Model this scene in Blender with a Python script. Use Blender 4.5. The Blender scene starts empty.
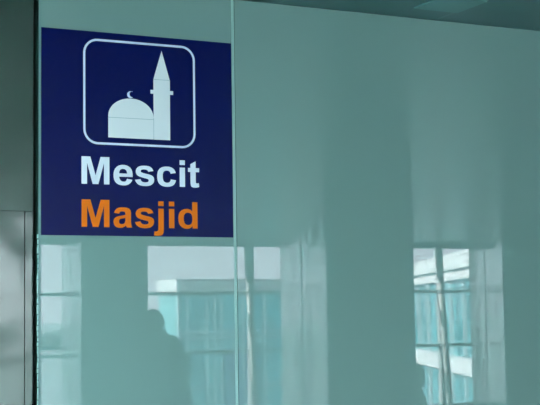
import bpy, bmesh, math, random
from mathutils import Vector, Matrix
random.seed(4)
S = bpy.context.scene
COL = S.collection

# ---------------------------------------------------------------- camera
FPX, YAW, PITCH, ROLL = 1273.5, 0.45454, 0.085, -0.01458
F = Vector((math.sin(YAW)*math.cos(PITCH), math.cos(YAW)*math.cos(PITCH), math.sin(PITCH)))
R = Vector((math.cos(YAW), -math.sin(YAW), 0)); U = R.cross(F)
R2 = R*math.cos(ROLL) + U*math.sin(ROLL); U2 = U*math.cos(ROLL) - R*math.sin(ROLL)
cd = bpy.data.cameras.new('camera'); cam = bpy.data.objects.new('camera', cd); COL.objects.link(cam)
cd.sensor_width = 36; cd.lens = 36*FPX/540; cd.clip_end = 2000
M = Matrix((R2, U2, -F)).transposed().to_4x4(); M.translation = Vector((0, -3.6, 1.66))
cam.matrix_world = M; S.camera = cam

# ---------------------------------------------------------------- sky, sun, exposure
W = bpy.data.worlds.new('sky'); S.world = W; W.use_nodes = True
wn = W.node_tree; bg = wn.nodes['Background']
tc = wn.nodes.new('ShaderNodeTexCoord'); sp = wn.nodes.new('ShaderNodeSeparateXYZ'); cr = wn.nodes.new('ShaderNodeValToRGB')
wn.links.new(tc.outputs['Generated'], sp.inputs[0]); wn.links.new(sp.outputs['Z'], cr.inputs[0]); wn.links.new(cr.outputs[0], bg.inputs[0])
cr.color_ramp.elements[0].position = 0.0; cr.color_ramp.elements[0].color = (.85, .865, 1.0, 1)
cr.color_ramp.elements[1].position = 0.5; cr.color_ramp.elements[1].color = (.60, .76, .95, 1)
bg.inputs[1].default_value = 10.5
sd = bpy.data.lights.new('sun', 'SUN'); sd.energy = 58.0; sd.angle = math.radians(1.5); sd.color = (1, .98, .95)
so = bpy.data.objects.new('sun', sd); COL.objects.link(so)
so.rotation_euler = Vector((-1, -.3, .50)).to_track_quat('Z', 'Y').to_euler()
S.cycles.use_adaptive_sampling = False
S.view_settings.view_transform = 'Standard'; S.view_settings.look = 'None'
S.view_settings.exposure = -0.08; S.view_settings.gamma = 1.0; S.view_settings.use_curve_mapping = False

# ---------------------------------------------------------------- materials
def mat(name, col, rough=.6, metal=0, spec=.5, coat=0, emis=None, es=0):
    m = bpy.data.materials.new(name); m.use_nodes = True
    b = m.node_tree.nodes['Principled BSDF']
    b.inputs['Base Color'].default_value = (*col, 1); b.inputs['Roughness'].default_value = rough
    b.inputs['Metallic'].default_value = metal; b.inputs['Specular IOR Level'].default_value = spec
    if coat: b.inputs['Coat Weight'].default_value = coat; b.inputs['Coat Roughness'].default_value = 0.0
    if emis: b.inputs['Emission Color'].default_value = (*emis, 1); b.inputs['Emission Strength'].default_value = es
    return m
def nt(m): return m.node_tree, m.node_tree.nodes, m.node_tree.links, m.node_tree.nodes['Principled BSDF']
def noise_col(m, c1, c2, scale=4, stretch=(1, 1, 1), detail=4, lo=.35, hi=.65):
    t, n, l, b = nt(m)
    co = n.new('ShaderNodeTexCoord'); mp = n.new('ShaderNodeMapping'); mp.inputs['Scale'].default_value = stretch
    no = n.new('ShaderNodeTexNoise'); no.inputs['Scale'].default_value = scale; no.inputs['Detail'].default_value = detail
    r = n.new('ShaderNodeValToRGB'); r.color_ramp.elements[0].color = (*c1, 1); r.color_ramp.elements[1].color = (*c2, 1)
    r.color_ramp.elements[0].position = lo; r.color_ramp.elements[1].position = hi
    l.new(co.outputs['Object'], mp.inputs[0]); l.new(mp.outputs[0], no.inputs[0]); l.new(no.outputs[0], r.inputs[0]); l.new(r.outputs[0], b.inputs['Base Color'])
    return m
def bump(m, scale, stretch, strength, dist=.01, detail=2):
    t, n, l, b = nt(m)
    co = n.new('ShaderNodeTexCoord'); mp = n.new('ShaderNodeMapping'); mp.inputs['Scale'].default_value = stretch
    no = n.new('ShaderNodeTexNoise'); no.inputs['Scale'].default_value = scale; no.inputs['Detail'].default_value = detail
    bu = n.new('ShaderNodeBump'); bu.inputs['Strength'].default_value = strength; bu.inputs['Distance'].default_value = dist
    l.new(co.outputs['Object'], mp.inputs[0]); l.new(mp.outputs[0], no.inputs[0]); l.new(no.outputs[0], bu.inputs['Height'])
    prev = b.inputs['Normal'].links[0].from_socket if b.inputs['Normal'].links else None
    if prev: l.new(prev, bu.inputs['Normal'])
    l.new(bu.outputs[0], b.inputs['Normal'])
    return m

GLASSC = (.172, .290, .264)
m_glass = mat('back_painted_glass', GLASSC, 0.0, spec=.5)
noise_col(m_glass, tuple(c*.985 for c in GLASSC), tuple(c*1.015 for c in GLASSC), 1.2)
m_edge = mat('green_glass_edge', (.012, .07, .05), .12)
m_edge_l = mat('ground_glass_bevel', (.12, .24, .22), .4)
m_seal = mat('clear_sealant', (.30, .50, .45), .35)
m_gap = mat('dark_packing', (.006, .035, .026), .6)
m_board = mat('sign_blue', (.0012, .005, .068), .25, spec=.12)
m_emb = mat('sign_pale', (.68, .74, .74), .45); m_white = mat('sign_white', (.60, .69, .82), .4)
m_letter = mat('letter_white', (.70, .77, .83), .4, spec=.2)
m_orange = mat('letter_orange', (.74, .168, .006), .4, spec=.1); m_line = mat('emblem_line', (.22, .36, .38), .5)
m_steel = mat('satin_panel', (.009, .034, .024), .085, 0, spec=.8)
nt(m_steel)[3].inputs['Specular Tint'].default_value = (.88, 1.0, .92, 1)
bump(m_steel, 2.5, (1, 1, 1), .35, .02)
m_psteel = mat('column_steel', (.52, .60, .58), .10, 1)
bump(m_psteel, 3.0, (1, 1, .9), .45, .02)
m_pdark = mat('column_steel_dim', (.05, .065, .06), .5)  # steel mirroring the dim interior, its darkness put into the colour
m_ceil = mat('ceiling_metal', (.055, .12, .115), .30, spec=.5)
def brick_ceiling(m):
    t, n, l, b = nt(m)
    co = n.new('ShaderNodeTexCoord'); mp = n.new('ShaderNodeMapping'); mp.inputs['Rotation'].default_value = (0, 0, 0)
    br = n.new('ShaderNodeTexBrick'); br.offset = 0; br.inputs['Scale'].default_value = 1; br.inputs['Brick Width'].default_value = .6; br.inputs['Row Height'].default_value = 1.2
    br.inputs['Mortar Size'].default_value = .006; br.inputs['Color1'].default_value = (.030, .100, .096, 1); br.inputs['Color2'].default_value = (.040, .118, .112, 1); br.inputs['Mortar'].default_value = (.065, .16, .15, 1)
    l.new(co.outputs['Object'], mp.inputs[0]); l.new(mp.outputs[0], br.inputs[0]); l.new(br.outputs[0], b.inputs['Base Color'])
    bump(m, .9, (.6, 2.5, 1), .25, .02)
brick_ceiling(m_ceil)
m_ctile = mat('ceiling_tile_pale', (.12, .26, .25), .4)
m_floor = noise_col(mat('stone_floor', (.2, .2, .19), .25), (.42, .45, .43), (.50, .53, .51), 3)
m_wall = noise_col(mat('plaster', (.3, .33, .31), .7), (.74, .80, .77), (.80, .85, .82), 2)
m_dark = mat('dark_wall', (.03, .045, .04), .6)
m_frame = mat('window_frame_grey', (.42, .44, .44), .4)
m_post = noise_col(mat('post_white', (.8, .82, .8), .35), (.86, .88, .86), (.90, .92, .90), 6)
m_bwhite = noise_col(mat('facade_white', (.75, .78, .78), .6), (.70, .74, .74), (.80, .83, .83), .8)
m_bgrey = noise_col(mat('facade_grey', (.42, .41, .41), .6), (.39, .38, .38), (.45, .43, .43), .6)
m_bglass = mat('facade_glass', (.05, .22, .24), .12)
noise_col(m_bglass, (.03, .20, .24), (.08, .42, .47), .5, (1.5, 1.5, .12), 4, .42, .58)
m_bglass2 = mat('facade_glass_pale', (.2, .5, .52), .15)
m_mull = mat('facade_mullion', (.50, .62, .62), .4)
m_apron = noise_col(mat('apron_concrete', (.45, .46, .45), .8), (.28, .31, .31), (.36, .38, .38), .05)
m_leaf = noise_col(mat('treeline_leaves', (.06, .09, .08), .8), (.05, .08, .08), (.10, .13, .12), .3)
m_blue = mat('gate_sign_blue', (.10, .20, .34), .4)
m_skin = mat('skin', (.35, .2, .14), .55); m_hair = noise_col(mat('dark_hair', (.02, .016, .014), .6), (.012, .01, .01), (.03, .025, .02), 60)
m_coat = noise_col(mat('dark_coat', (.02, .022, .026), .8), (.016, .018, .022), (.03, .032, .036), 40)
m_trous = noise_col(mat('dark_trousers', (.018, .02, .03), .8), (.014, .016, .024), (.026, .028, .038), 40)
m_shoe = mat('black_shoe', (.01, .01, .01), .35); m_shirt = mat('dark_shirt', (.03, .04, .05), .8)
m_seat = mat('bench_seat', (.03, .03, .035), .45); m_chrome = mat('bench_metal', (.5, .52, .52), .25, 1)
def pane_mat():
    m = bpy.data.materials.new('window_glass'); m.use_nodes = True
    n = m.node_tree.nodes; l = m.node_tree.links; n.clear()
    o = n.new('ShaderNodeOutputMaterial'); t = n.new('ShaderNodeBsdfTransparent'); g = n.new('ShaderNodeBsdfGlossy'); x = n.new('ShaderNodeMixShader'); f = n.new('ShaderNodeFresnel')
    t.inputs[0].default_value = (.97, .985, .98, 1); g.inputs['Roughness'].default_value = .01; ge = n.new('ShaderNodeNewGeometry'); ma = n.new('ShaderNodeMath'); ma.operation = 'MULTIPLY_ADD'
    ma.inputs[1].default_value = 1/1.45-1.45; ma.inputs[2].default_value = 1.45; l.new(ge.outputs['Backfacing'], ma.inputs[0]); l.new(ma.outputs[0], f.inputs[0])
    l.new(f.outputs[0], x.inputs[0]); l.new(t.outputs[0], x.inputs[1]); l.new(g.outputs[0], x.inputs[2]); l.new(x.outputs[0], o.inputs[0])
    return m
m_pane = pane_mat()

# ---------------------------------------------------------------- helpers
def obj(name, bm, m, parent=None, smooth=False):
    me = bpy.data.meshes.new(name)
    if smooth:
        for f in bm.faces: f.smooth = True
    bm.to_mesh(me); bm.free()
    for q in (m if isinstance(m, (list, tuple)) else [m]): me.materials.append(q)
    o = bpy.data.objects.new(name, me); COL.objects.link(o)
    if parent: o.parent = parent
    return o
def tag(o, label=None, cat=None, group=None, kind=None):
    for k, v in (('label', label), ('category', cat), ('group', group), ('kind', kind)):
        if v: o[k] = v
    return o
def thing(name, label, cat, loc=(0, 0, 0), rz=0, group=None):
    o = bpy.data.objects.new(name, None); COL.objects.link(o); o.location = loc; o.rotation_euler = (0, 0, rz)
    return tag(o, label, cat, group)
def struct(name, bm, m, parent=None):
    return tag(obj(name, bm, m, parent), kind='structure')
def box(bm, x0, x1, y0, y1, z0, z1, bevel=0, mi=0):
    r = bmesh.ops.create_cube(bm, size=1)['verts']
    for v in r:
        v.co = Vector(((x0+x1)/2 + v.co.x*(x1-x0), (y0+y1)/2 + v.co.y*(y1-y0), (z0+z1)/2 + v.co.z*(z1-z0)))
    fs = {f for v in r for f in v.link_faces}
    for f in fs: f.material_index = mi
    if bevel:
        bmesh.ops.bevel(bm, geom=list({e for v in r for e in v.link_edges}), offset=bevel, segments=2, affect='EDGES', profile=.5)
    return bm
def B(*a, **k): return box(bmesh.new(), *a, **k)
def tube(bm, p0, p1, r, seg=16):
    p0, p1 = Vector(p0), Vector(p1); d = p1-p0
    q = d.to_track_quat('Z', 'Y').to_matrix().to_4x4(); q.translation = (p0+p1)/2
    bmesh.ops.create_cone(bm, cap_ends=True, segments=seg, radius1=r, radius2=r, depth=d.length, matrix=q)
    return bm
def prism_xz(bm, pts, y0, y1):
    """closed outline in x,z pushed from y0 (near the viewer) to y1"""
    a = [bm.verts.new((x, y0, z)) for x, z in pts]; b = [bm.verts.new((x, y1, z)) for x, z in pts]
    bm.faces.new(a); bm.faces.new(list(reversed(b)))
    n = len(pts)
    for i in range(n): bm.faces.new((a[i], b[i], b[(i+1) % n], a[(i+1) % n]))
    bmesh.ops.recalc_face_normals(bm, faces=bm.faces)
    return bm

# ---------------------------------------------------------------- room shell
CZ = 2.6444; WY = -12.6; X0, X1 = -7.41, 18.65
BAY = 1.58; MX = 6.01
struct('floor', B(X0, X1, WY-.15, .5, -.3, 0), m_floor)
AX, AH = .2, 8.0          # left of this line: unseen skylit atrium, added to light the glass wall
struct('ceiling', B(AX, X1, WY-.15, .5, CZ, CZ+.25), m_ceil)
struct('wall_added_atrium', B(AX, AX+.2, WY-.15, .5, CZ+.25, AH), m_wall)
struct('wall_back', B(X0, AX, WY-.15, WY+.05, CZ, AH), m_wall)
sk = bmesh.new()
for i in range(6): box(sk, X0+i*1.4, X0+i*1.4+.08, WY, .065, AH-.12, AH)
for i in range(7): box(sk, X0, AX, WY+i*2.05, WY+i*2.05+.08, AH-.12, AH)
sk = struct('window_20', sk, mat('added_skylight_frame', (.6, .62, .62), .5))  # added roof opening, lets sky light reach the glass wall
struct('added_skylight_pane', B(X0, AX, WY, .065, AH-.03, AH-.02), m_pane, sk)['kind'] = 'structure'
struct('wall_front', B(X0, X1, .065, .5, 0, CZ), m_dark)
struct('wall_front_upper', B(X0, AX, .065, .5, CZ, 8.0), m_wall)
struct('wall_left', B(X0-.2, X0, WY-.15, .5, -.3, 8.0), m_wall)  # raised to the added atrium's height, keeps sun off the glass wall
struct('wall_right', B(X1, X1+.2, WY-.15, .5, -.3, CZ+.25), m_wall)
struct('trim_1', B(X0, X1, WY-.07, WY+.07, 2.605, CZ), m_frame)          # lintel over the glazing
struct('trim_2', B(X0, X1, WY-.08, WY+.08, 0, .18), m_frame)             # kerb below the glazing
# glazing, one window per bay
nb = int(round((X1-X0)/BAY)); xs0 = MX - BAY*round((MX-X0)/BAY)
fb = bmesh.new(); h = BAY/2
for a in ((-h, -h+.035, .18, 2.605), (h-.035, h, .18, 2.605), (-h, h, .18, .24), (-h, h, 2.565, 2.605), (-h, h, 1.09, 1.135), (-h, h, 1.893, 1.938)):
    box(fb, a[0], a[1], -.05, .05, a[2], a[3])
pb = bmesh.new()
for a in ((.24, 1.09), (1.135, 1.893), (1.938, 2.565)): box(pb, -h+.035, h-.035, -.006, .006, a[0], a[1])
wme = None
k = 0; x = xs0
while x + BAY <= X1 + .1:
    k += 1
    if wme is None:
        fr = obj('window_1', fb, m_frame); gl = obj('window_pane', pb, m_pane, fr); wme = (fr, gl)
    else:
        fr = wme[0].copy(); COL.objects.link(fr); fr.name = 'window_%d' % k
        gl = wme[1].copy(); COL.objects.link(gl); gl.parent = fr
    fr['kind'] = 'structure'; gl['kind'] = 'structure'
    fr.location = (x+BAY/2, WY, 0)
    x += BAY

# ---------------------------------------------------------------- the glass wall cladding
def glass_panel(x0, x1, label):
    t = thing('glass_panel', label, 'wall panel', ((x0+x1)/2, 0, 0))
    w = (x1-x0)/2
    bm = B(-w, w, 0, .012, .012, CZ-.002)
    for f in bm.faces:
        if abs(f.normal.y) < .5: f.material_index = 1
    ob = obj('glass_sheet', bm, [m_glass, m_edge], t)
    obj('backing', B(-w+.004, w-.004, .012, .0648, .012, CZ-.002), m_gap, t)
    return t
gp = glass_panel(1.0120, 1.6318, 'narrow pale teal glass wall panel carrying the blue prayer room sign')
bm = bmesh.new()                                            # ragged bead peeling off the free edge below the sign
random.seed(7)
z = .4
while z < 1.885:
    hh = random.uniform(.006, .02); w = random.uniform(.0006, .0030)
    box(bm, 1.0112-w, 1.0118, -.001, .006, z, z+hh*random.uniform(.75, 1), bevel=.0004); z += hh
o = obj('sealant_residue', bm, m_seal); o.parent = gp; o.matrix_parent_inverse = Matrix.Translation(gp.location).inverted(); o['label'] = 'ragged pale sealant along the free edge'
o = obj('edge_bevel', B(1.0121, 1.0185, -.0012, -.0002, .02, CZ-.004), m_edge_l, gp); o.matrix_parent_inverse = Matrix.Translation(gp.location).inverted(); o['label'] = 'pale ground bevel on the free edge'
glass_panel(1.6432, 4.74, 'wide pale teal glass wall panel reflecting the windows and steel columns')
glass_panel(4.7514, 8.0, 'teal glass wall panel beyond the wide one')
for xa, lb in ((1.6375, 'pale vertical sealant joint beside the blue sign'), (4.7457, 'pale vertical sealant joint at the end of the wide glass panel')):
    tag(obj('joint_strip', B(xa-.0056, xa+.0056, .001, .0648, .012, CZ-.002, bevel=.002), m_seal), lb, 'joint')

# steel cladding left of the glass
def steel_sheet(x0, x1, z0, z1, label):
    return tag(obj('wall_panel', B(x0, x1, .030, .0648, z0, z1, bevel=.0006), m_steel), label, 'wall panel', None)
steel_sheet(-1.6, .979, .012, 1.9597, 'broad dark satin wall panel at the far left, below the horizontal joint')
steel_sheet(.981, 1.0040, .012, 1.9597, 'narrow dark satin wall strip beside the green glass edge')
steel_sheet(-1.6, 1.0040, 1.960, CZ-.002, 'upper dark satin wall panel above the horizontal joint')

# ---------------------------------------------------------------- the sign
SX0, SX1, SZ0, SZ1 = 1.0194, 1.6300, 1.8890, 2.5004
sign = thing('prayer_room_sign', 'square navy blue prayer room sign with white mosque emblem stuck on teal glass', 'sign', ((SX0+SX1)/2, 0, SZ0))
PI_ = Matrix.Translation(sign.location).inverted()
def spart(name, bm, m, parent=sign, label=None):
    o = obj(name, bm, m); o.parent = parent
    o.matrix_parent_inverse = PI_ if parent is sign else Matrix.Identity(4)
    if label: o['label'] = label
    return o
spart('board', B(SX0, SX1, -.0024, -.0001, SZ0, SZ1, bevel=.0004), m_board)
def rrect(x0, x1, z0, z1, r, n=10):
    p = []
    for cx, cz, a0 in ((x1-r, z1-r, 0), (x0+r, z1-r, 90), (x0+r, z0+r, 180), (x1-r, z0+r, 270)):
        for i in range(n+1):
            a = math.radians(a0+90*i/n); p.append((cx+r*math.cos(a), cz+r*math.sin(a)))
    return p
bm = bmesh.new(); t = .0064
A = rrect(1.1466, 1.5055, 2.1610, 2.4790, .045); Bq = rrect(1.1466+t, 1.5055-t, 2.1610+t, 2.4790-t, .045-t)
y0, y1 = -.0036, -.0024
for i in range(len(A)):
    j = (i+1) % len(A)
    v = [bm.verts.new((P[0], yy, P[1])) for yy in (y0, y1) for P in (A[i], A[j], Bq[j], Bq[i])]
    bm.faces.new(v[0:4]); bm.faces.new((v[0], v[1], v[5], v[4])); bm.faces.new((v[3], v[2], v[6], v[7]))
bmesh.ops.remove_doubles(bm, verts=bm.verts, dist=1e-6); bmesh.ops.recalc_face_normals(bm, faces=bm.faces)
spart('border_frame', bm, m_white, label='pale rounded square outline')
# mosque emblem
bm = bmesh.new()
base, xl, xr = 2.1835, 1.2240, 1.3682
pts = [(xl, base), (xr, base), (xr, 2.249)]
cx = (xl+xr)/2; rx = (xr-xl)/2
pts += [(cx+rx*math.cos(math.pi*i/24), 2.249+.0555*math.sin(math.pi*i/24)) for i in range(1, 24)] + [(xl, 2.249)]
prism_xz(bm, pts, y0, y1)
hall = spart('mosque_dome', bm, m_emb)
spart('minaret', prism_xz(bmesh.new(), [(1.3686, base), (1.4218, base), (1.4218, 2.3240), (1.4325, 2.3240), (1.4325, 2.3355), (1.4218, 2.3355), (1.4218, 2.3675), (1.3955, 2.4580), (1.3686, 2.3685), (1.3686, 2.3355), (1.3590, 2.3355), (1.3590, 2.3240), (1.3686, 2.3240)], y0, y1), m_emb)
bm = bmesh.new(); c0x, c0z, rr = 1.2945, 2.3165, .0105
pts = [(c0x+rr*math.cos(math.radians(a)), c0z+rr*math.sin(math.radians(a))) for a in range(55, 306, 10)]
pts += [(c0x+.0055+rr*.82*math.cos(math.radians(a)), c0z+.0012+rr*.82*math.sin(math.radians(a))) for a in range(285, 74, -10)]
prism_xz(bm, pts, y0, y1); spart('crescent', bm, m_white)
for a in ((xl, xr, 2.2435, 2.2447), (1.3678, 1.3690, base, 2.249), (1.3686, 1.4218, 2.3675, 2.3687)): spart('emblem_line', B(a[0], a[1], y0-.0002, y0+.0002, a[2], a[3]), m_line, label='thin grey seam line on the emblem')

# letters: outlines with straight points (1) and quadratic control points (0), 2048 units per em
G = {
 'M': (1706, [[(145,0,1),(145,1466,1),(588,1466,1),(854,466,1),(1117,1466,1),(1561,1466,1),(1561,0,1),(1286,0,1),(1286,1154,1),(995,0,1),(710,0,1),(420,1154,1),(420,0,1)]]),
 'i': (569, [[(147,0,1),(428,0,1),(428,1062,1),(147,1062,1)], [(147,1206,1),(428,1206,1),(428,1466,1),(147,1466,1)]]),
 'j': (569, [[(147,1206,1),(428,1206,1),(428,1466,1),(147,1466,1)], [(147,1062,1),(428,1062,1),(428,-40,1),(428,-250,0),(330,-430,0),(90,-430,1),(10,-430,0),(-92,-412,1),(-72,-178,1),(-20,-190,0),(18,-190,1),(147,-190,0),(147,-30,1)]]),
 't': (682, [[(634,1062,1),(634,838,1),(442,838,1),(442,400,1),(442,290,0),(455,215,0),(520,215,1),(570,215,0),(610,238,1),(634,20,1),(540,-24,0),(415,-24,1),(300,-24,0),(161,50,0),(161,330,1),(161,838,1),(32,838,1),(32,1062,1),(161,1062,1),(161,1273,1),(442,1437,1),(442,1062,1)]]),
 'e': (1139, [[(762,338,1),(1042,291,1),(988,137,0),(755,-24,0),(588,-24,1),(323,-24,0),(70,240,0),(70,523,1),(70,775,0),(333,1086,0),(565,1086,1),(800,1086,0),(1070,800,0),(1060,442,1),(356,442,1),(359,330,0),(485,178,0),(595,178,1),(662,178,0),(740,240,0)],
      [(778,622,1),(775,735,0),(660,870,0),(566,870,1),(470,870,0),(358,740,0),(360,622,1)]]),
 'c': (1139, [[(1072,748,1),(795,698,1),(781,781,0),(690,865,0),(596,865,1),(485,865,0),(366,720,0),(366,547,1),(366,360,0),(485,195,0),(600,195,1),(690,195,0),(790,290,0),(804,389,1),(1080,342,1),(1037,152,0),(815,-24,0),(588,-24,1),(345,-24,0),(78,240,0),(78,530,1),(78,825,0),(345,1086,0),(597,1086,1),(800,1086,0),(1030,910,0)]]),
 's': (1139, [[(48,303,1),(330,346,1),(348,264,0),(460,176,0),(568,176,1),(660,176,0),(768,235,0),(768,296,1),(768,345,0),(700,375,0),(612,395,1),(300,465,0),(208,525,1),(88,610,0),(88,755,1),(88,895,0),(300,1086,0),(544,1086,1),(780,1086,0),(975,940,0),(1011,811,1),(746,762,1),(730,820,0),(640,882,0),(550,882,1),(440,882,0),(344,835,0),(344,784,1),(344,745,0),(400,710,0),(480,680,0),(752,620,1),(920,580,0),(1050,460,0),(1050,320,1),(1050,180,0),(830,-24,0),(568,-24,1),(330,-24,0),(90,145,0)]]),
 'a': (1139, [[(357,738,1),(102,784,1),(145,940,0),(340,1086,0),(561,1086,1),(762,1086,0),(970,960,0),(973,780,1),(970,330,1),(970,130,0),(1038,0,1),(760,0,1),(750,25,0),(735,80,0),(724,113,1),(650,40,0),(500,-24,0),(410,-24,1),(250,-24,0),(72,140,0),(72,299,1),(72,400,0),(180,570,0),(360,610,1),(600,655,0),(690,690,1),(690,715,1),(690,790,0),(640,865,0),(530,865,1),(440,865,0),(385,820,0)],
      [(690,522,1),(645,505,0),(480,475,0),(350,430,0),(350,325,1),(350,255,0),(410,175,0),(505,175,1),(580,175,0),(690,280,0),(690,430,1)]]),
 'd': (1251, [[(1121,0,1),(860,0,1),(860,156,1),(795,65,0),(640,-24,0),(545,-24,1),(360,-24,0),(84,240,0),(84,536,1),(84,835,0),(350,1086,0),(549,1086,1),(730,1086,0),(840,938,1),(840,1466,1),(1121,1466,1)],
      [(371,554,1),(371,370,0),(480,190,0),(612,190,1),(710,190,0),(845,340,0),(845,520,1),(845,710,0),(740,872,0),(604,872,1),(500,872,0),(371,730,0)]]),
 '1': (1139, [[(806,0,1),(525,0,1),(525,1059,1),(371,915,0),(162,846,1),(162,1101,1),(272,1137,0),(540,1345,0),(578,1472,1),(806,1472,1)]]),
}
def flatten(c, n=6):
    q = []
    for i, p in enumerate(c):
        q.append(p); r = c[(i+1) % len(c)]
        if not p[2] and not r[2]: q.append(((p[0]+r[0])/2, (p[1]+r[1])/2, 1))
    out = []
    for i, p in enumerate(q):
        if p[2]: out.append((p[0], p[1]))
        else:
            a, b = q[i-1], q[(i+1) % len(q)]
            for k in range(1, n):
                t = k/n; out.append(((1-t)**2*a[0]+2*t*(1-t)*p[0]+t*t*b[0], (1-t)**2*a[1]+2*t*(1-t)*p[1]+t*t*b[1]))
    return out
def word_bm(text, x, z, height, width=None, depth=.0006, y=0):
    """letters standing in the x,z plane, front towards -y"""
    adv = sum(G[c][0] for c in text)
    s = height/1466; first = G[text[0]][0]
    sx = s
    if width: sx = width/(adv-145-48)
    cu = bpy.data.curves.new('lettering', 'CURVE'); cu.dimensions = '2D'; cu.fill_mode = 'BOTH'; cu.extrude = depth
    pen = x-145*sx
    for ch in text:
        for c in G[ch][1]:
            P = flatten(c); s_ = cu.splines.new('POLY'); s_.points.add(len(P)-1)
            for i, (a, b) in enumerate(P): s_.points[i].co = (pen+a*sx, z+b*s, 0, 1)
            s_.use_cyclic_u = True
        pen += G[ch][0]*sx
    o = bpy.data.objects.new('tmp', cu); COL.objects.link(o)
    dg = bpy.context.evaluated_depsgraph_get(); me = bpy.data.meshes.new_from_object(o.evaluated_get(dg))
    bpy.data.objects.remove(o); bm = bmesh.new(); bm.from_mesh(me)
    bmesh.ops.transform(bm, matrix=Matrix.Translation((0, y, 0)) @ Matrix.Rotation(math.pi/2, 4, 'X'), verts=bm.verts)
    return bm
spart('lettering', word_bm('Mescit', 1.1408, 2.0420, .0815, .3755, y=-.003), m_letter, label='white word Mescit')
spart('lettering', word_bm('Masjid', 1.1408, 1.9148, .0810, .3735, y=-.003), m_orange, label='orange word Masjid')

# ---------------------------------------------------------------- columns of the hall
def column(x, y, label):
    t = thing('steel_column', label, 'column', (x, y, 0), 0, 'steel and stone columns of the hall')
    w = .35
    obj('dim_face', B(-w+.012, w, -w+.0, w, 0, CZ), m_pdark, t)  # remaining column faces, dark reflection as flat colour
    for a, b in ((-w, -.020), (-.004, w)):
        obj('steel_sheet', B(-w, -w+.011, a, b, .02, CZ-.002, bevel=.002), m_psteel, t)
    obj('base_plinth', B(-w-.01, w+.01, -w-.01, w+.01, 0, .09, bevel=.004), m_steel, t)
    return t
column(4.13+.35, -4.35, 'steel column with darkened faces nearest the glass wall, in the middle of its reflection')
column(4.02+.35, -9.45, 'steel column with darkened faces behind the standing person, reflected below the sign')
column(9.34+.35, -9.45, 'steel column with darkened faces reflected at the right end of the glass')

# ---------------------------------------------------------------- inclined posts along the glazing
for xm, lb in ((4.43, 'white inclined round post at the window left of the column behind the person'),
               (6.01, 'white inclined round post just right of the standing person'),
               (7.59, 'white inclined round post reflected beside the glass joint'),
               (9.17, 'white inclined round post hidden behind the nearest column'),
               (10.75, 'white inclined round post reflected in the right-hand window')):
    t = thing('inclined_post', lb, 'post', (xm-.10, WY+.36, 0), 0, 'inclined white posts along the windows')
    obj('shaft', tube(bmesh.new(), (0, 0, 0), (0, -.24, CZ-.002), .048, 24), m_post, t, smooth=True)
    obj('foot_plate', B(-.08, .08, -.08, .08, 0, .015, bevel=.003), m_frame, t)
    for zz in (1.112, 1.915):
        yy = -.24*zz/CZ
        obj('bracket', tube(tube(bmesh.new(), (0, yy+.002, zz-.025), (0, yy-.002, zz+.025), .053, 20), (0, yy-.03, zz), (.05, -.315, zz), .012), m_frame, t)

tag(obj('ceiling_hatch', B(2.23, 2.40, -.30, -.13, CZ-.006, CZ-.0005, bevel=.001), m_ctile), 'small pale square hatch in the dark ceiling above the glass', 'hatch')

# ---------------------------------------------------------------- people
def skin_mesh(chains, radii, root, sub=2):
    """chains: lists of joint names; joints: name -> co; radii: name -> (rx, ry)"""
    pos, rad = radii
    names = []; me = bpy.data.meshes.new('s'); ed = set()
    for c in chains:
        for n_ in c:
            if n_ not in names: names.append(n_)
        for a, b in zip(c, c[1:]): ed.add((names.index(a), names.index(b)))
    me.from_pydata([pos[n_] for n_ in names], list(ed), [])
    o = bpy.data.objects.new('s', me); COL.objects.link(o)
    md = o.modifiers.new('skin', 'SKIN'); md.use_smooth_shade = True
    if not me.skin_vertices:
        raise RuntimeError('no skin layer')
    for i, n_ in enumerate(names):
        v = me.skin_vertices[0].data[i]; v.radius = rad[n_]; v.use_root = (n_ == root)
    s = o.modifiers.new('sub', 'SUBSURF'); s.levels = sub; s.render_levels = sub
    dg = bpy.context.evaluated_depsgraph_get(); out = bpy.data.meshes.new_from_object(o.evaluated_get(dg))
    bpy.data.objects.remove(o); bm = bmesh.new(); bm.from_mesh(out); return bm
def ball(bm, c, r, seg=24, rot=None):
    v = bmesh.ops.create_uvsphere(bm, u_segments=seg, v_segments=seg//2+2, radius=1)['verts']
    for q in v:
        p = Vector((q.co.x*r[0], q.co.y*r[1], q.co.z*r[2])); q.co = (rot @ p if rot else p) + Vector(c)
    return v
def add_head(bm, c, tilt=0):
    rot = Matrix.Rotation(tilt, 3, 'X')
    v = bmesh.ops.create_uvsphere(bm, u_segments=32, v_segments=24, radius=1)['verts']
    for q in v:
        p = q.co.copy(); x, y, z = p.x*.075, p.y*.095, p.z*.115
        if z < 0: x *= 1-.28*(-z/.115)**1.3; y = y*(1-.18*(-z/.115)) + .012*(-z/.115)
        if p.y > 0:                                   # brow, sockets, nose, mouth, chin
            y += .020*math.exp(-((x/.012)**2)-(((z+.018)/.020)**2))
            y -= .008*(math.exp(-(((x-.030)/.013)**2)-(((z-.006)/.012)**2))+math.exp(-(((x+.030)/.013)**2)-(((z-.006)/.012)**2)))
            y += .006*math.exp(-((x/.024)**2)-(((z+.060)/.008)**2))
            y += .007*math.exp(-((x/.022)**2)-(((z+.095)/.014)**2))
        q.co = rot @ Vector((x, y, z)) + Vector(c)
    for s in (-1, 1):
        ball(bm, Vector(c) + rot @ Vector((s*.076, -.005, -.005)), (.010, .018, .031), 12, rot)
    return rot
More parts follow.
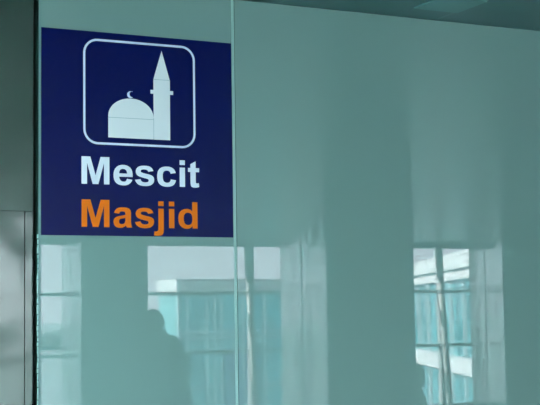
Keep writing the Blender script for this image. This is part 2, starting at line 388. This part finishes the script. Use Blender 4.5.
def hand(chains, pos, rad, s, w, d):
    """five fingers off a palm; w wrist position, d unit direction down the hand"""
    w = Vector(w); d = Vector(d).normalized(); side = Vector((0, 1, 0)); side = (side - side.dot(d)*d).normalized(); inn = Vector((-s, 0, 0))
    K = 'L' if s < 0 else 'R'
    pos['palm'+K] = w + d*.05; rad['palm'+K] = (.034, .020)
    pos['palmend'+K] = w + d*.085; rad['palmend'+K] = (.034, .016)
    out = []
    for i, (off, ln) in enumerate(((.030, .070), (.010, .080), (-.010, .074), (-.029, .058))):
        a = w + d*.07 + side*off; b = w + d*(.09+ln*.45) + side*off*1.1 + inn*.008; c = w + d*(.09+ln*.85) + side*off*1.1 + inn*.030
        out.append((a, b, c))
    a = w + d*.03 + side*.03; out.append((a, a + d*.03 + side*.025 + inn*.01, a + d*.06 + side*.03 + inn*.02))
    return out
def person(name, label, loc, rz, seated=False, lean=0.0, coat=True, headdx=0.0):
    t = thing(name, label, 'person', loc, rz)
    P, Q = {}, {}
    def j(n_, c, r): P[n_] = Vector(c); Q[n_] = r if isinstance(r, tuple) else (r, r)
    hz = .50 if seated else .90
    bulk = 0 if seated else .02
    def L(z): return lean*max(0, (z-hz))/.55          # forward offset of the spine
    sh = hz+(.42 if seated else .50)
    j('pel', (0, 0, hz+.02), (.13, .10)); j('waist', (0, L(hz+.17), hz+.17), (.145, .105)); j('chest', (0, L(hz+.35), hz+.35), (.165, .12)); j('top', (0, L(sh-.03), sh-.02), (.12, .085))
    j('neck', (0, L(sh+.05)+.01, sh+.05), .055); j('skull', (0, L(sh+.1)+.025, sh+.12), .05)
    chains = [['pel', 'waist', 'chest', 'top', 'neck', 'skull']]; fingers = []
    for s, K in ((-1, 'L'), (1, 'R')):
        j('hip'+K, (s*.10, .06 if seated else 0, hz-(.05 if seated else .13)), (.085, .085))
        if seated:
            j('knee'+K, (s*.12, .42, hz-.02), .062); j('ank'+K, (s*.12, .40, .09), .042); j('toe'+K, (s*.125, .56, .045), (.045, .035))
            j('elb'+K, (s*.25, L(sh-.3)+.06, sh-.30), .046); j('wri'+K, (s*.14, .30, hz+.13), .032); d = (-s*.15, .8, -.3)
        else:
            j('knee'+K, (s*.10, .03+s*.05, .49), .062); j('ank'+K, (s*.10, -.01+s*.08, .09), .042); j('toe'+K, (s*.11, .15+s*.08, .045), (.045, .035))
            j('elb'+K, (s*.265, L(sh)-.06, sh-.28), .046); j('wri'+K, (s*.25, L(sh)+.06, sh-.52), .032); d = (0, .25, -1)
        j('sho'+K, (s*.17, L(sh)-.01, sh-.05), .046)
        chains += [['pel', 'hip'+K, 'knee'+K, 'ank'+K, 'toe'+K], ['top', 'sho'+K, 'elb'+K, 'wri'+K]]
        fingers += hand(chains, P, Q, s, P['wri'+K], d); chains.append(['wri'+K, 'palm'+K, 'palmend'+K])
    bm = skin_mesh(chains, (P, Q), 'pel')
    for a, b, c in fingers:
        f2 = skin_mesh([['a', 'b', 'c']], ({'a': a, 'b': b, 'c': c}, {'a': (.010, .010), 'b': (.009, .009), 'c': (.007, .007)}), 'a', 1)
        me = bpy.data.meshes.new('f'); f2.to_mesh(me); f2.free(); bm.from_mesh(me)
    hc = P['skull'] + Vector((headdx, .025, .045))
    rot = add_head(bm, hc, -.25)
    body = obj('body', bm, m_skin, t, smooth=True)
    # hair cap
    hb = bmesh.new()
    v = ball(hb, (0, 0, 0), (.082, .103, .121), 28)
    for q in v:
        if q.co.y > .035 and q.co.z < .055: q.co.y = .030 + (q.co.y-.035)*.1; q.co.x *= .92
        if q.co.z < -.045: q.co.z = -.045 + (q.co.z+.045)*.25; q.co.x *= .85
        q.co += Vector((random.uniform(-1, 1), random.uniform(-1, 1), random.uniform(-1, 1)))*.0015
        q.co = rot @ q.co + hc + rot @ Vector((0, -.006, .006))
    obj('hair', hb, m_hair, t, smooth=True)
    # clothes: coat body as elliptical rings, sleeves grown round the arms
    zc = P['top'].z
    rings = [(hz-(.06 if seated else .20), .195, .150), (hz+.02, .190, .150), (hz+.17, .190, .150), (hz+.33, .205, .155), (zc-.03, .225, .145), (zc+.035, .185, .125), (zc+.075, .105, .09), (zc+.110, .066, .068), (zc+.14, .062, .066)]
    if not seated: rings = [(z_, a_*1.12, b_*1.1) for z_, a_, b_ in rings]
    cb = bmesh.new(); prev = None; N = 40
    for z_, a_, b_ in rings:
        cur = [cb.verts.new((a_*math.cos(2*math.pi*i/N)*(1+.02*math.sin(7*i+z_*9)), L(z_) + b_*math.sin(2*math.pi*i/N), z_)) for i in range(N)]
        if prev:
            for i in range(N): cb.faces.new((prev[i], prev[(i+1) % N], cur[(i+1) % N], cur[i]))
        else: cb.faces.new(list(reversed(cur)))
        prev = cur
    cb.faces.new(prev)
    P2 = dict(P); C2 = {}
    for K, s in (('L', -1), ('R', 1)):
        P2['sho'+K] = P['sho'+K] + Vector((s*(.020+bulk*.8), 0, bulk*.5)); C2['sho'+K] = (.115, .115); C2['elb'+K] = (.068, .068); C2['wri'+K] = (.048, .048)
        P2['in'+K] = P['sho'+K] + Vector((-s*.07, 0, .0)); C2['in'+K] = (.09, .09)
        P2['arm'+K] = P2['sho'+K].lerp(P['elb'+K], .5); C2['arm'+K] = (.080, .080)
        sl = skin_mesh([['in'+K, 'sho'+K, 'arm'+K, 'elb'+K, 'wri'+K]], (P2, C2), 'sho'+K); me = bpy.data.meshes.new('f'); sl.to_mesh(me); sl.free(); cb.from_mesh(me)
    obj('coat', cb, m_coat, t, smooth=True)
    T = {k: (v[0]+.016, v[1]+.016) for k, v in Q.items()}
    tb = bmesh.new(); ball(tb, (0, .03 if seated else .01, hz-.03), (.195, .155 if seated else .135, .14), 24)
    for K, s in (('L', -1), ('R', 1)):
        T['ank'+K] = (.062, .062); T['hip'+K] = (.125, .125)
        lg = skin_mesh([['hip'+K, 'knee'+K, 'ank'+K]], (P, T), 'hip'+K); me = bpy.data.meshes.new('f'); lg.to_mesh(me); lg.free(); tb.from_mesh(me)
    obj('trousers', tb, m_trous, t, smooth=True)
    for K in 'LR':
        a, b = P['ank'+K], P['toe'+K]; sb = bmesh.new()
        ball(sb, ((a.x+b.x)/2, (a.y+b.y)/2+.01, .045), (.052, .14, .045), 20)
        for q in sb.verts: q.co.z = max(q.co.z, .002)
        obj('shoe', sb, m_shoe, t, smooth=True)
    return t
person('person', 'person in a dark coat standing by the hall windows, reflected below the sign', (3.97, -6.5, 0), 2.674, lean=.12)
person('person', 'person in dark clothes seated on the bench behind the nearest column', (5.63, -5.55, 0), -1.57, seated=True, lean=.12)
t = thing('bench', 'dark backless three seat waiting bench behind the nearest column', 'bench', (5.60, -5.55, 0), 0)
for yy in (-.56, 0, .56):
    obj('seat', B(-.24, .22, yy-.26, yy+.26, .31, .35, bevel=.015), m_seat, t)
obj('beam', B(-.04, .04, -.84, .84, .25, .31, bevel=.005), m_chrome, t)
for yy in (-.7, .7):
    obj('leg', box(B(-.03, .03, yy-.02, yy+.02, .02, .25), -.26, .24, yy-.03, yy+.03, 0, .025), m_chrome, t)

# ---------------------------------------------------------------- outside
GZ = -5.0
tag(obj('ground', B(-500, 700, -900, WY-.4, GZ-.5, GZ), m_apron), kind='structure')
struct('outside_wall', B(X0-.2, X1+.2, WY-.15, .5, GZ, -.3), m_bgrey)
# pier corridor, seen face on
t = thing('terminal_pier', 'flat roofed glazed terminal pier across the apron, behind the standing person', 'building', (17.5, -40, GZ))
L_, D_ = 10.0, 2.05; zt = 2.88-GZ; zp = 2.30-GZ
obj('roof_parapet', B(0, L_, -D_, 0, zp, zt, bevel=.02), m_bgrey, t)
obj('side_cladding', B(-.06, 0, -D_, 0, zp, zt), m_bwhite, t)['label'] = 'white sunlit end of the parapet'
obj('facade_glass', B(.05, L_-.05, -D_+.05, -.06, 0, zp), m_bglass, t)
obj('side_glass', B(-.01, .04, -D_+.08, -.08, 0, zp), m_bglass2, t)
for xx in (0.0, .35, 1.13, 1.45, 1.72, 2.6, 3.5, 4.4, 5.3, 6.2, 7.1, 8.0, 8.9, 9.8): obj('mullion', B(xx-.035, xx+.035, -.06, .03, 0, zp), m_mull, t)
for zz in (.70, .92, -1.1, -2.9): obj('transom', B(0, L_, -.06, .025, zz-GZ-.035, zz-GZ+.035), m_mull, t)
g = obj('gate_panel', B(1.85, 2.55, .02, .06, 2.9, 5.3, bevel=.01), m_blue, t)
g2 = obj('gate_panel', B(2.65, 3.2, .02, .06, 2.9, 5.3, bevel=.01), m_blue, t)
for ch, xx, pp in (('e', 1.95, g), ('1', 2.66, g2)):
    bm = word_bm(ch, 0, 0, .62 if ch == 'e' else .55, depth=.01)
    # read from the hall, so turned to face +y
    cx = sum(v.co.x for v in bm.verts)/len(bm.verts)
    for v in bm.verts: v.co = Vector((xx+.25-(v.co.x-cx), .072, v.co.z+3.95))
    bmesh.ops.reverse_faces(bm, faces=bm.faces)
    obj('lettering', bm, m_letter, pp)
# wing running away at an angle
a = Vector((44, -67.5)); b = Vector((27, -28.8)); d = (b-a); LN = d.length
t = thing('terminal_wing', 'white banded glazed terminal wing reflected in the right-hand window', 'building', (a.x, a.y, GZ), math.atan2(d.y, d.x))
zt = 4.37-GZ; zl = 3.08-GZ
# local +x runs towards b; the face towards the hall is local +y
obj('roof_parapet', box(B(0, LN, -14, .25, zl+.50, zt, bevel=.03), 0, LN, -14, .0, zl, zl+.46), m_bwhite, t)
obj('facade_glass', B(.05, LN-.05, -13.9, -.3, 0, zl), m_bglass, t)
obj('floor_band', B(0, LN, -14, .2, -1.5-GZ, -.72-GZ, bevel=.03), m_bwhite, t)['label'] = 'white floor band below the glazing'
n_ = 12
for i in range(n_+1): obj('mullion', B(LN*i/n_-.06, LN*i/n_+.06, -.3, -.12, 0, zl), m_bwhite, t)
# distant treeline
bm = bmesh.new(); random.seed(3)
for i in range(900):
    xx = random.uniform(-60, 420); yy = -230 - random.uniform(0, 14); hh = random.uniform(2.2, 3.6)*(1+.25*math.sin(xx*.09))
    r = bmesh.ops.create_icosphere(bm, subdivisions=1, radius=1)['verts']
    for q in r: q.co = Vector((xx+q.co.x*2.6, yy+q.co.y*2.6, GZ + hh*.45 + q.co.z*hh*.55))*1 + Vector((random.uniform(-.3, .3), random.uniform(-.3, .3), 0))
tag(obj('treeline', bm, m_leaf, smooth=True), 'distant dark treeline beyond the apron', 'trees', kind='stuff')
